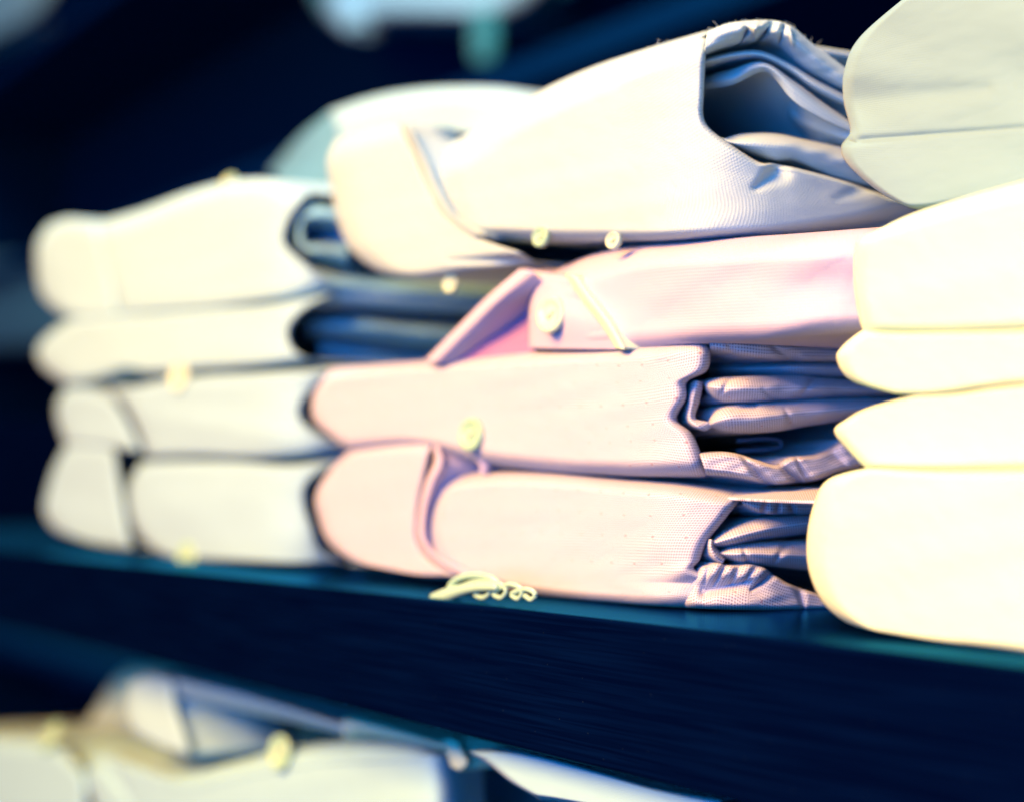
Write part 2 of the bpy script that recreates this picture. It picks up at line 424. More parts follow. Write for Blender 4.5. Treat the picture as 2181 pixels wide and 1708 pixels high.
patch('collar', M_CREAM, t, BMc, [
    [(715, 300), (760, 286), (810, 273), (850, 264)],
    [(699, 345), (760, 340), (830, 330), (882, 328)],
    [(708, 410), (770, 408), (850, 400), (910, 396)],
    [(720, 470), (790, 470), (880, 460), (950, 462)],
    [(745, 528), (820, 530), (920, 520), (1030, 512)],
    [(795, 572), (880, 570), (980, 552), (1110, 540)],
    [(850, 592), (920, 594), (1010, 582), (1140, 560)]],
    nu=110, nv=90, top=(.012, 50), bot=(.02, 45), left=(.022, 60), right=(.002, 10), wob=.0008, depth=.16,
    creases=[(1130, 552, 960, 556, 12, .008)])
patch('placket', M_CREAM, t, BMc, [
    [(851, 262, .010), (866, 268, -.004), (880, 292, .002)],
    [(880, 322, .009), (895, 325, -.004), (915, 352, .002)],
    [(908, 392, .005), (925, 395, -.004), (938, 408, .002)],
    [(950, 460, -.001), (965, 460, -.004), (975, 468, .002)],
    [(1010, 505, -.001), (1030, 500, -.003), (1050, 505, .004)]],
    nu=14, nv=70, skirt='lr', depth=.02)
button(t, BMc, 1157, 507, .0030, .001)
button(t, BMc, 1312, 515, .0024, -.001, M_BUTTONW)
button(t, BMc, 965, 606, .0030, .012, M_BUTTONW)

t = thing('folded_shirt', 'plain pink shirt, second from the top of the middle stack, with a turned up flap', 'shirt', (XM - .1, .08, .073), GM)
patch('body', M_PINK, t, BM2, [
    [(1150, 590), (1190, 575), (1250, 548), (1330, 527), (1450, 514), (1650, 503), (1900, 484)],
    [(1170, 610), (1210, 603), (1280, 590), (1400, 570), (1550, 560), (1700, 552), (1900, 545)],
    [(1180, 650), (1230, 650), (1320, 640), (1440, 630), (1580, 622), (1720, 612), (1900, 605)],
    [(1200, 700), (1260, 700), (1350, 690), (1480, 680), (1620, 668), (1740, 660), (1900, 655)],
    [(1230, 752), (1290, 748), (1390, 742), (1500, 732), (1620, 726), (1750, 716), (1900, 706)]],
    nu=200, nv=90, top=(.030, 60), bot=(.014, 45), left=(.01, 30), wob=.0026, wobs=.012, seed=5, depth=.18)
patch('collar', M_PINK, t, BMc, [
    [(1118, 573, .004), (1160, 580, .002), (1218, 588, .000)],
    [(1132, 615, .003), (1180, 622, .000), (1245, 638, .000)],
    [(1128, 670, .002), (1190, 675, -.002), (1280, 690, .000)],
    [(1128, 742, .004), (1200, 744, .002), (1325, 745, .003)]],
    nu=70, nv=60, left=(.008, 16), skirt='l', depth=.06, top=(.006, 15))
patch('placket', M_WHITE, t, BMc, [
    [(1205, 586, -.001), (1220, 586, -.0045), (1236, 588, .000)],
    [(1240, 640, -.001), (1255, 636, -.0045), (1270, 636, .000)],
    [(1282, 694, -.001), (1296, 690, -.0045), (1310, 690, .000)],
    [(1314, 744, -.001), (1326, 744, -.003), (1336, 742, .000)]], nu=14, nv=50, skirt='lr', depth=.012)
patch('flap_edge', M_PINK, t, BMc, [
    [(1108, 574, -.002), (1130, 580, -.006), (1150, 600, .000)],
    [(1040, 632, -.002), (1058, 640, -.006), (1075, 652, .000)],
    [(975, 698, -.002), (990, 706, -.006), (1010, 716, .000)],
    [(905, 770, -.002), (925, 772, -.006), (950, 774, .000)]], nu=16, nv=60, skirt='lr', depth=.02)
patch('flap_inside', M_FLAP_SHADE, t, BMc, [
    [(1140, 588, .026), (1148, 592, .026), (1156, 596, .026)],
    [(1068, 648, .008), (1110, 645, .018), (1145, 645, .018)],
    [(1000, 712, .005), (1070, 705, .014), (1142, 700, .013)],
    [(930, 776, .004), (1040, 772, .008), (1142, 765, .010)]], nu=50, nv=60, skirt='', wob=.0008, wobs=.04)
button(t, BMc, 1178, 672, .0052, -.003, M_BUTTONW)

t = thing('folded_shirt', 'mauve fine checked shirt third down in the middle stack, layers showing at its end', 'shirt', (XM - .1, .08, .036), GM)
patch('body', M_MAUVE, t, BM, [
    [(705, 786), (850, 774), (1000, 762), (1150, 748), (1330, 738), (1511, 724)],
    [(672, 835), (830, 810), (1000, 800), (1160, 790), (1330, 785), (1508, 785)],
    [(665, 868), (830, 850), (1000, 842), (1150, 835), (1310, 830), (1464, 812)],
    [(668, 890), (830, 883), (990, 878), (1140, 875), (1290, 870), (1461, 848)],
    [(680, 908), (830, 900), (990, 900), (1140, 905), (1290, 905), (1441, 893)],
    [(700, 925), (850, 920), (1000, 925), (1150, 935), (1310, 938), (1474, 925)],
    [(725, 945), (880, 937), (1010, 957), (1160, 977), (1330, 983), (1493, 970)],
    [(745, 960), (890, 950), (1010, 982), (1160, 1002), (1330, 1012), (1508, 1016)]],
    nu=300, nv=130, top=(.018, 35), bot=(.018, 40), left=(.012, 26), right=(.008, 30), depth=.18, wob=.0006,
    creases=[(1511, 726, 1400, 760, 16, -.002)])
patch('inner_fold', M_MAUVE, t, BM, [
    [(1510, 722), (1600, 726), (1700, 733), (1850, 738)],
    [(1512, 732), (1600, 742), (1700, 750), (1850, 752)],
    [(1513, 744), (1600, 760), (1700, 768), (1850, 770)]],
    nu=150, nv=34, creases=[(1560, 750, 1545, 725, 9, .002), (1690, 770, 1640, 735, 14, .003)], top=(.008, 12), bot=(.006, 12), left=(.002, 12), back=IN, depth=.10, skirt='tb', wob=.0004, wobs=.05)
patch('inner_fold', M_MAUVE, t, BM, [
    [(1508, 772, .034), (1600, 774, .026), (1700, 772, .010), (1850, 772, .006)],
    [(1508, 786, .032), (1600, 787, .022), (1700, 785, .007), (1850, 788, .003)],
    [(1508, 802, .036), (1600, 801, .028), (1700, 801, .010), (1850, 806, .006)]],
    nu=110, nv=22, top=(.004, 8), bot=(.004, 8), back=IN, depth=.09, skirt='tb')
patch('inner_fold', M_MAUVE, t, BM, [
    [(1497, 812, .006), (1537, 805, .006), (1620, 802, .006), (1720, 802, .006), (1950, 822, .006)],
    [(1502, 824, .003), (1545, 828, .001), (1630, 828, .001), (1730, 826, .001), (1950, 832, .001)],
    [(1504, 838, .010), (1545, 856, .006), (1640, 857, .006), (1750, 850, .006), (1950, 842, .006)]],
    nu=170, nv=40, top=(.005, 9), bot=(.006, 12), left=(.008, 20), back=IN, depth=.09, skirt='tb', wob=.0008, wobs=.05,
    creases=[(1560, 800, 1535, 840, 9, .002), (1660, 860, 1625, 830, 10, .002), (1745, 800, 1710, 835, 12, .002)])
patch('inner_fold', M_MAUVE, t, BM, [
    [(1504, 902, .010), (1530, 873, .006), (1580, 860, .006), (1650, 856, .006), (1740, 849, .006), (1950, 844, .006)],
    [(1508, 905, .006), (1550, 892, .000), (1620, 888, .000), (1700, 880, .000), (1780, 874, .000), (1950, 858, .001)],
    [(1510, 910, .010), (1560, 919, .006), (1640, 919, .006), (1720, 906, .006), (1790, 896, .006), (1950, 872, .006)]],
    nu=130, nv=36, top=(.006, 12), bot=(.006, 14), left=(.006, 20), back=IN, depth=.09, skirt='tb', wob=.0007, wobs=.05,
    creases=[(1605, 862, 1560, 875, 8, .003), (1690, 905, 1670, 870, 9, .002)])
patch('inner_fold', M_MAUVE, t, BM, [
    [(1466, 812, .012), (1484, 812, .006), (1498, 814, .010)],
    [(1460, 850, .012), (1474, 850, .005), (1490, 850, .010)],
    [(1456, 885, .012), (1468, 890, .005), (1480, 890, .008)],
    [(1462, 900, .012), (1484, 908, .005), (1508, 900, .008)],
    [(1480, 912, .014), (1500, 916, .008), (1518, 908, .010)]], nu=20, nv=60, skirt='lr', back=IN, depth=.03)
patch('lining', M_MAUVE, t, BM, [
    [(1470, 905, .11), (1600, 915, .10), (1700, 905, .08), (1850, 870, .04)],
    [(1480, 950, .11), (1600, 950, .095), (1700, 945, .07), (1850, 920, .04)],
    [(1490, 1000, .11), (1600, 1010, .10), (1700, 1000, .08), (1850, 980, .04)]], nu=60, nv=30, skirt='')
BMs = Base(y0, XM)
tubes('buttonhole', [([at(BMs, x, y, .035) for x, y in ((1570, 938), (1630, 934), (1658, 938), (1664, 945), (1658, 953), (1630, 957), (1570, 960))], .0005, False)], M_MAUVE, t)
patch('hem', M_MAUVE, t, BM, [
    [(1490, 966), (1537, 963), (1572, 968), (1610, 980), (1652, 991), (1680, 974), (1740, 967), (1800, 935)],
    [(1494, 978), (1550, 985), (1590, 993), (1625, 1003), (1665, 1008), (1700, 1000), (1755, 992), (1825, 962)],
    [(1504, 1008), (1560, 1014), (1600, 1022), (1637, 1031), (1688, 1028), (1738, 1022), (1790, 1003), (1850, 992)]],
    nu=180, nv=44, top=(.007, 12), bot=(.010, 14), back=IN, depth=.10, skirt='tb', wob=.0006, wobs=.06,
    creases=[(1637, 1032, 1580, 972, 12, .006), (1700, 1024, 1655, 985, 10, .007), (1722, 1024, 1692, 968, 9, .003), (1770, 960, 1800, 990, 16, .003)])
button(t, BMc, 1008, 926, .0050, -.002, M_BUTTON)

t = thing('folded_shirt', 'mauve fine checked shirt at the bottom of the middle stack with a puckered open end', 'shirt', (XM - .1, .08, 0), GM)
patch('body', M_MAUVE, t, BM, [
    [(960, 1018), (1050, 1004), (1180, 1004), (1320, 1017), (1450, 1027), (1590, 1046)],
    [(925, 1068), (1050, 1042), (1180, 1040), (1310, 1046), (1440, 1052), (1578, 1060)],
    [(912, 1110), (1040, 1095), (1170, 1090), (1290, 1092), (1410, 1095), (1545, 1102)],
    [(915, 1150), (1040, 1140), (1160, 1140), (1280, 1142), (1400, 1145), (1506, 1152)],
    [(935, 1190), (1050, 1185), (1170, 1185), (1290, 1190), (1400, 1195), (1490, 1190)],
    [(975, 1215), (1080, 1220), (1190, 1225), (1300, 1230), (1400, 1232), (1484, 1216)],
    [(1000, 1225), (1110, 1248), (1220, 1260), (1320, 1264), (1400, 1262), (1486, 1250, .003), (1600, 1256, .012)],
    [(1005, 1234), (1110, 1260), (1220, 1274), (1330, 1284), (1410, 1290), (1490, 1294, .003), (1640, 1298, .012)]],
    nu=300, nv=140, top=(.028, 45), bot=(.008, 35), left=(.016, 36), right=(.006, 26), depth=.18, wob=.0006, seed=3,
    creases=[(1400, 1215, 1330, 1222, 30, .0012)])
patch('inner_fold', M_MAUVE, t, BM2, [
    [(1420, 1022, .06), (1560, 1030, .06), (1660, 1036, .06), (1850, 1044, .05)],
    [(1440, 1040, .035), (1570, 1046, .035), (1660, 1050, .035), (1850, 1058, .035)],
    [(1460, 1056, .020), (1580, 1062, .018), (1660, 1066, .014), (1850, 1070, .012)]], nu=80, nv=20, skirt='t', depth=.1)
patch('inner_fold', M_MAUVE, t, BM, [
    [(1577, 1058), (1620, 1056), (1670, 1058), (1790, 1062)],
    [(1580, 1066), (1625, 1074), (1680, 1076), (1790, 1078)],
    [(1584, 1074), (1625, 1092), (1690, 1094), (1790, 1095)]],
    nu=100, nv=24, top=(.008, 10), bot=(.006, 10), back=IN, depth=.10, skirt='tb', creases=[(1625, 1092, 1635, 1060, 7, .004), (1655, 1092, 1660, 1065, 7, .003), (1690, 1092, 1680, 1065, 8, .003)])
patch('inner_fold', M_MAUVE, t, BM, [
    [(1510, 1152, .008), (1545, 1128, .006), (1580, 1113, .006), (1637, 1101, .006), (1790, 1090, .006)],
    [(1514, 1158, .003), (1555, 1146, .000), (1600, 1134, .000), (1650, 1124, .000), (1790, 1106, .001)],
    [(1520, 1166, .008), (1560, 1162, .006), (1612, 1150, .006), (1670, 1142, .006), (1790, 1124, .006)]],
    nu=110, nv=30, top=(.006, 10), bot=(.006, 12), left=(.004, 10), back=IN, depth=.09, skirt='tbl', wob=.0004, wobs=.05)
patch('inner_fold', M_MAUVE, t, BM, [
    [(1528, 1172, .010), (1560, 1162, .006), (1610, 1155, .006), (1680, 1152, .006), (1790, 1150, .006)],
    [(1530, 1178, .004), (1570, 1180, .000), (1620, 1180, .000), (1680, 1182, .000), (1790, 1186, .001)],
    [(1534, 1186, .010), (1585, 1201, .006), (1650, 1206, .006), (1700, 1211, .006), (1790, 1220, .006)]],
    nu=110, nv=34, top=(.006, 11), bot=(.006, 12), left=(.006, 14), back=IN, depth=.09, skirt='tb', wob=.0009, wobs=.05, seed=8,
    creases=[(1600, 1205, 1580, 1165, 9, .002), (1680, 1150, 1650, 1195, 11, .002)])
patch('inner_fold', M_MAUVE, t, BM, [
    [(1506, 1150, .006), (1514, 1148, .001), (1524, 1156, .007)],
    [(1506, 1166, .006), (1514, 1166, .000), (1523, 1166, .006)],
    [(1510, 1182, .006), (1524, 1184, .000), (1532, 1172, .007)],
    [(1532, 1200, .008), (1540, 1196, .002), (1546, 1188, .009)]], nu=16, nv=40, skirt='lr', back=IN, depth=.03)
patch('hem', M_MAUVE, t, BM, [
    [(1481, 1208, .003), (1505, 1204), (1530, 1200), (1562, 1205), (1596, 1202), (1625, 1209), (1652, 1227), (1690, 1248), (1790, 1280)],
    [(1470, 1226, .001), (1510, 1220), (1545, 1220), (1580, 1224), (1615, 1229), (1645, 1242), (1685, 1260), (1790, 1286)],
    [(1452, 1248, .001), (1515, 1246, .003), (1560, 1244, .003), (1605, 1246, .002), (1640, 1256), (1685, 1272), (1790, 1292)],
    [(1446, 1270, .001), (1520, 1270), (1580, 1272), (1625, 1276), (1660, 1282), (1700, 1288), (1790, 1296)],
    [(1446, 1292, .001), (1520, 1296), (1580, 1298), (1625, 1299), (1660, 1300), (1700, 1300), (1790, 1300)]],
    nu=220, nv=90, top=(.003, 7), left=(.010, 46), bot=(.006, 14), back=IN, depth=.10, skirt='t', wob=.0004, wobs=.05,
    creases=[(1516, 1190, 1500, 1240, 9, .0022), (1550, 1194, 1520, 1244, 8, .0034), (1580, 1194, 1558, 1240, 11, .0024), (1616, 1200, 1584, 1238, 8, .0022),
             (1654, 1212, 1600, 1256, 10, .006), (1702, 1250, 1712, 1296, 12, .003), (1500, 1262, 1600, 1234, 12, .003)])
patch('cuff', M_MAUVE, t, BMc, [
    [(745, 960), (800, 950), (860, 942), (922, 936)],
    [(705, 1000), (770, 990), (840, 985), (912, 978)],
    [(674, 1055), (750, 1050), (820, 1045), (898, 1040)],
    [(682, 1110), (750, 1110), (820, 1105), (888, 1100)],
    [(702, 1155), (760, 1160), (830, 1160), (890, 1155)],
    [(745, 1190), (800, 1200), (870, 1208), (925, 1200)],
    [(800, 1206), (850, 1216), (910, 1228), (985, 1232)]],
    nu=100, nv=90, top=(.014, 32), bot=(.014, 32), left=(.012, 26), right=(.004, 12), depth=.15, wob=.0006, seed=7)
patch('placket', M_PINK, t, BMc, [
    [(916, 936, .006), (926, 938, .003), (936, 944, .008)],
    [(926, 978, .004), (938, 982, -.001), (952, 988, .006)],
    [(905, 1032, .002), (917, 1034, -.003), (930, 1042, .004)],
    [(892, 1095, .002), (903, 1096, -.003), (913, 1100, .004)],
    [(892, 1150, .002), (904, 1152, -.003), (916, 1156, .004)],
    [(925, 1196, .002), (938, 1194, -.003), (950, 1190, .004)],
    [(985, 1232, .003), (1000, 1224, -.001), (1010, 1214, .004)]], nu=16, nv=90, skirt='lr', depth=.03)
tubes('button_loop', [([at(BMc, x, y, .010) for x, y in ((1022, 975), (1030, 985), (1034, 995), (1030, 1004))], .0015, False)], M_PINK, t)

# loose fibres on the top edge of the cream shirt
def fuzz(parent):
    L = []
    path = resample([(1300, 128), (1400, 96), (1500, 70), (1560, 50), (1640, 45), (1690, 60), (1740, 102), (1790, 138)], 400)
    for i in range(60):
        p = path[random.randrange(60, 400)]; ln = random.choice((4, 5, 6, 12)) * random.uniform(.6, 1.3); a = random.uniform(-2.6, -.5)
        r0 = .012
        q = [(p[0], p[1] + 5), (p[0] + ln * .5 * math.cos(a), p[1] + 1 + ln * .5 * math.sin(a)), (p[0] + ln * math.cos(a + random.uniform(-.7, .7)), p[1] + ln * math.sin(a))]
        L.append(([at(BM, x, y, r0) for x, y in q], (.00003), False))
    return L
o = tubes('fibre_fuzz', fuzz(TOP), M_CREAM, TOP); o['kind'] = 'stuff'

# small tangled plastic clip on the shelf front
t = thing('plastic_clip', 'ivory plastic clip with loops lying on the shelf edge', 'clip', at(Base(.008, None), 1040, 1285))
BC = Base(.006, None)
def cp(l, r=0.0): return [at(BC, x, y, r) for x, y in l]
tubes('arm', [(cp([(926, 1276), (950, 1268), (985, 1256), (1020, 1250), (1060, 1250)]), [.0019, .0021, .0016, .0012, .0010], False)], M_CLIP, t)
tubes('ring', [(cp([(958, 1250), (975, 1232), (1010, 1224), (1045, 1230), (1062, 1246), (1040, 1240), (1010, 1240), (980, 1250), (958, 1250)], .004), .0009, True)], M_CLIP, t)
tubes('cord', [(cp([(1000, 1262), (1020, 1244), (1045, 1256), (1030, 1272), (1012, 1262), (1050, 1240), (1078, 1254), (1068, 1272), (1052, 1262), (1085, 1244), (1112, 1256), (1104, 1274), (1090, 1264), (1120, 1254), (1140, 1264), (1132, 1276), (1118, 1268)], .002), .0007, False)], M_CLIP, t)

# ------------------------------------------------------------------ right stack
GR = 'folded shirts in the right stack'
BR1 = Base(.055, None); BR = Base(.024, None); BR4 = Base(.018, None)
t = thing('folded_shirt', 'pale green shirt on top of the right stack', 'shirt', (-.2, .12, .10), GR)
patch('body', M_GREEN, t, BR1, [
    [(1960, -30), (2080, -90), (2300, -150), (2600, -210)],
    [(1835, 78), (1990, 40), (2250, 0), (2600, -60)],
    [(1800, 150), (1980, 140), (2250, 120), (2600, 80)],
    [(1798, 215), (1980, 212), (2250, 190), (2600, 170)],
    [(1812, 280), (1980, 275), (2250, 252), (2600, 230)],
    [(1793, 312), (1860, 322), (1990, 316), (2250, 292), (2600, 270)],
    [(1806, 350), (1880, 362), (2000, 355), (2250, 325), (2600, 300)],
    [(1868, 405), (1940, 415), (2040, 400), (2250, 362), (2600, 330)],
    [(1935, 443), (1975, 446), (2060, 432), (2250, 385), (2600, 345)]],
    nu=190, nv=170, top=(.03, 70), bot=(.016, 30), left=(.013, 26), wob=.0022, wobs=.009, seed=11, depth=.14,
    creases=[(1800, 302, 2300, 262, 9, .0017), (1802, 300, 1822, 306, 10, .006), (1830, 215, 2100, 190, 40, .003)])
t = thing('folded_shirt', 'bright white shirt, second from the top of the right stack', 'shirt', (-.2, .12, .07), GR)
patch('body', M_WHITE, t, BR, [
    [(1850, 502), (1960, 452), (2190, 386), (2600, 290)],
    [(1824, 522), (1980, 485), (2190, 445), (2600, 390)],
    [(1820, 600), (1990, 590), (2190, 570), (2600, 540)],
    [(1830, 672), (2000, 665), (2190, 655), (2600, 640)],
    [(1840, 706), (2000, 706), (2190, 700), (2600, 690)]], nu=140, nv=80, top=(.02, 45), bot=(.006, 20), left=(.015, 30), wob=.001, wobs=.01, depth=.17)
patch('lower_fold', M_WHITE, t, BR, [
    [(1838, 704), (1950, 708), (2190, 702), (2600, 690)],
    [(1796, 738), (1950, 742), (2190, 738), (2600, 730)],
    [(1783, 766), (1950, 776), (2190, 772), (2600, 760)],
    [(1812, 808), (1970, 812), (2190, 798), (2600, 775)],
    [(1905, 838), (2010, 838), (2190, 812), (2600, 780)]], nu=140, nv=60, top=(.006, 20), bot=(.014, 26), left=(.016, 30), depth=.17)
t = thing('folded_shirt', 'bright white shirt with a pointed fold, third down in the right stack', 'shirt', (-.2, .12, .035), GR)
patch('body', M_WHITE, t, BR, [
    [(1950, 842), (2050, 836), (2190, 814), (2600, 780)],
    [(1850, 870), (1980, 866), (2190, 858), (2600, 840)],
    [(1802, 895), (1980, 898), (2190, 895), (2600, 890)],
    [(1778, 918), (1980, 930), (2190, 930), (2600, 930)],
    [(1805, 955), (1980, 965), (2190, 965), (2600, 968)],
    [(1848, 998), (1990, 1002), (2190, 1000), (2600, 1000)]], nu=140, nv=70, top=(.014, 30), bot=(.012, 24), left=(.014, 26), depth=.17)
t = thing('folded_shirt', 'bright white shirt with a plump rounded fold at the bottom of the right stack', 'shirt', (-.2, .12, 0), GR)
patch('body', M_WHITE, t, BR4, [
    [(1845, 997), (1980, 1003), (2190, 1001), (2600, 1000)],
    [(1765, 1022), (1970, 1035), (2190, 1035), (2600, 1040)],
    [(1735, 1072), (1960, 1090), (2190, 1095), (2600, 1110)],
    [(1720, 1145), (1960, 1160), (2190, 1165), (2600, 1190)],
    [(1724, 1215), (1960, 1230), (2190, 1240), (2600, 1280)],
    [(1752, 1280), (1970, 1300), (2190, 1315), (2600, 1380)],
    [(1800, 1322), (1980, 1350), (2190, 1372), (2600, 1450)],
    [(1860, 1342), (2000, 1366), (2190, 1394), (2600, 1475)]], nu=140, nv=90, top=(.012, 30), bot=(.014, 40), left=(.020, 45), wob=.001, wobs=.01, depth=.17)

# ------------------------------------------------------------------ left stack
GL = 'folded shirts in the left stack'
yl = .035; XL = x_at(615, yl)
BL = Base(yl, XL); BLc = Base(yl, None); BLb = Base(.10, None)
t = thing('folded_shirt', 'off white shirt on top of the left stack with a raised collar behind it', 'shirt', (XL - .1, .1, .11), GL)
patch('body', M_PALE, t, BL, [
    [(195, 480), (300, 450), (400, 412), (490, 388), (580, 384), (665, 414)],
    [(205, 510), (320, 490), (420, 465), (500, 450), (570, 440), (640, 436)],
    [(215, 550), (320, 540), (420, 525), (500, 510), (560, 500), (610, 485)],
    [(230, 590), (330, 582), (420, 570), (500, 560), (560, 545), (610, 525)],
    [(245, 628), (340, 622), (430, 615), (520, 605), (590, 590), (655, 566)],
    [(255, 672), (350, 664), (450, 656), (540, 645), (620, 635), (720, 615)]],
    nu=150, nv=80, top=(0.0135, 45), bot=(0.0072, 35), left=(.012, 30), right=(.004, 12), wob=.001)
patch('cuff', M_PALE, t, BLc, [
    [(105, 480), (150, 467), (208, 478)],
    [(82, 515), (140, 510), (222, 525)],
    [(78, 560), (150, 565), (235, 575)],
    [(86, 620), (150, 625), (246, 625)],
    [(115, 657), (170, 660), (252, 655)],
    [(155, 680), (200, 678), (258, 672)]], nu=60, nv=60, top=(0.0090, 35), bot=(0.0072, 30), left=(.03, 40), right=(.012, 22), wob=.003, wobs=.012, seed=20)
patch('collar', M_PALEG, t, BLb, [
    [(704, 238), (780, 212), (860, 195), (960, 186), (1080, 188), (1170, 210)],
    [(718, 275), (790, 245), (860, 232), (960, 225), (1080, 228), (1170, 250)],
    [(728, 330), (800, 300), (870, 290), (960, 285), (1080, 290), (1170, 310)],
    [(738, 425), (800, 420), (880, 420), (980, 420), (1080, 420), (1170, 420)]],
    nu=120, nv=60, top=(0.0270, 45), left=(.01, 30), skirt='tr', depth=.10, wob=.003, wobs=.012, seed=21)
patch('collar_stand', M_COLLAR_SHADE, t, BLb, [
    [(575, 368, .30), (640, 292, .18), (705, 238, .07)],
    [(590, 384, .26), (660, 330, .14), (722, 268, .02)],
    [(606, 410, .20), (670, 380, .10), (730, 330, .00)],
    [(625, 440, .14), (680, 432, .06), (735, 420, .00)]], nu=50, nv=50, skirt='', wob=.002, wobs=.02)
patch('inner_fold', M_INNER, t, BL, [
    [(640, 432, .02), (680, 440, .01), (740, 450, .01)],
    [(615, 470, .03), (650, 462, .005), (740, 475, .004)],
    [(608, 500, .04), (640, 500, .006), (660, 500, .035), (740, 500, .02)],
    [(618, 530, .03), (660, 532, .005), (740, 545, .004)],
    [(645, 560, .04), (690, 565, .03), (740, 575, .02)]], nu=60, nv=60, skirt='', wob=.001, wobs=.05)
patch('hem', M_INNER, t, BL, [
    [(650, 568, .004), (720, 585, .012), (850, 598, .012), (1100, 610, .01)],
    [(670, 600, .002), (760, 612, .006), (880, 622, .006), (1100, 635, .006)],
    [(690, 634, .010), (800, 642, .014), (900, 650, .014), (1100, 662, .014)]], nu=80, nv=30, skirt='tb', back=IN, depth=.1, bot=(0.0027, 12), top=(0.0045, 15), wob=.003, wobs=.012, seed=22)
button(t, BLc, 490, 395, .0046, .012, M_BUTTON, (0.3, -1, .5))

t = thing('folded_shirt', 'off white shirt second down in the left stack, with shade tinted inner layers', 'shirt', (XL - .1, .1, .08), GL)
patch('body', M_PALE, t, BL, [
    [(150, 680), (300, 672), (450, 660), (580, 650), (720, 622)],
    [(102, 715), (260, 700), (420, 690), (550, 675), (650, 660)],
    [(80, 748), (240, 735), (400, 725), (530, 715), (616, 704)],
    [(92, 782), (240, 772), (400, 762), (530, 754), (626, 745)],
    [(140, 820), (225, 802), (272, 786), (325, 794), (400, 788), (530, 780), (660, 768)]], nu=140, nv=60, top=(0.0081, 30), bot=(0.0072, 30), left=(.03, 50), right=(.004, 12), wob=.003, wobs=.012, seed=23)
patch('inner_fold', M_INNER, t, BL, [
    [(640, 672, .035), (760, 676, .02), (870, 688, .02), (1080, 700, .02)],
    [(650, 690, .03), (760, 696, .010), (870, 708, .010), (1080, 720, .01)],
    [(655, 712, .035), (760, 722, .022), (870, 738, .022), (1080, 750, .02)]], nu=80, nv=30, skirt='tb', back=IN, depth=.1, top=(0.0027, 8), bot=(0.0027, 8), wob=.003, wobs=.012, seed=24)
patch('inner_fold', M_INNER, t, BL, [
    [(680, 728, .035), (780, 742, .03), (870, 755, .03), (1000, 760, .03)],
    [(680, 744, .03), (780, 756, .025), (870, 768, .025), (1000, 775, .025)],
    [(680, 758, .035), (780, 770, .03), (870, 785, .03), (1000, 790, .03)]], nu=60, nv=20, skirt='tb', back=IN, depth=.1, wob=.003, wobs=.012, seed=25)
button(t, BLc, 385, 802, .0066, .000, M_BUTTONW)

t = thing('folded_shirt', 'pale bluish shirt third down in the left stack', 'shirt', (XL - .1, .1, .045), GL)
patch('body', M_PALE2, t, BL, [
    [(238, 824), (280, 826), (345, 812), (450, 800), (560, 795), (740, 782)],
    [(258, 850), (380, 840), (480, 835), (580, 830), (690, 808)],
    [(282, 890), (400, 885), (500, 880), (580, 875), (645, 860)],
    [(300, 930), (410, 928), (510, 928), (590, 925), (655, 905)],
    [(315, 972), (420, 970), (540, 974), (640, 972), (750, 962)]], nu=120, nv=60, top=(0.0090, 32), bot=(0.0072, 28), left=(.018, 34), right=(.004, 14), wob=.003, wobs=.012, seed=26)
patch('cuff', M_PALE2, t, BLc, [
    [(142, 826), (190, 828), (245, 850)],
    [(122, 860), (180, 870), (270, 892)],
    [(124, 900), (190, 910), (290, 932)],
    [(140, 944), (200, 948), (305, 962)]], nu=60, nv=50, top=(0.0090, 24), bot=(0.0054, 20), left=(.025, 35), right=(.012, 24), wob=.003, wobs=.012, seed=27)
patch('lining', M_PALE2, t, BL, [[(630, 820, .04), (700, 810, .04), (780, 800, .04)], [(640, 880, .05), (700, 880, .05), (780, 880, .05)], [(660, 960, .04), (720, 965, .04), (780, 970, .04)]], nu=20, nv=20, skirt='')

t = thing('folded_shirt', 'pale bluish shirt with a broad turned cuff at the bottom of the left stack', 'shirt', (XL - .1, .1, 0), GL)
patch('body', M_PALE2, t, BL, [
    [(300, 985), (380, 982), (500, 983), (620, 990), (750, 968)],
    [(276, 1030), (390, 1030), (500, 1035), (600, 1035), (665, 1020)],
    [(275, 1080), (390, 1080), (500, 1082), (590, 1082), (652, 1070)],
    [(292, 1130), (400, 1132), (500, 1135), (600, 1135), (670, 1125)],
    [(322, 1165), (420, 1172), (520, 1178), (610, 1182), (690, 1172)],
    [(355, 1185), (440, 1192), (540, 1197), (640, 1202), (750, 1202)]], nu=120, nv=70, top=(0.0090, 34), bot=(0.0063, 30), left=(.018, 34), right=(.004, 14), wob=.003, wobs=.012, seed=28)
patch('cuff', M_PALE2, t, BLc, [
    [(142, 946), (190, 944), (245, 955)],
    [(115, 1000), (180, 1000), (254, 1010)],
    [(100, 1050), (170, 1055), (262, 1060)],
    [(95, 1090), (170, 1097), (270, 1102)],
    [(120, 1128), (190, 1142), (278, 1145)],
    [(175, 1150), (225, 1162), (290, 1170)]], nu=60, nv=60, top=(0.0090, 30), bot=(0.0090, 34), left=(.028, 40), right=(.010, 22), wob=.003, wobs=.012, seed=29)
patch('lining', M_PALE2, t, BL, [[(630, 1000, .04), (700, 990, .04), (780, 980, .04)], [(640, 1090, .05), (700, 1090, .05), (780, 1090, .05)], [(660, 1200, .04), (720, 1205, .04), (780, 1205, .04)]], nu=20, nv=20, skirt='')
button(t, BLc, 402, 1188, .0068, -.001, M_BUTTON)

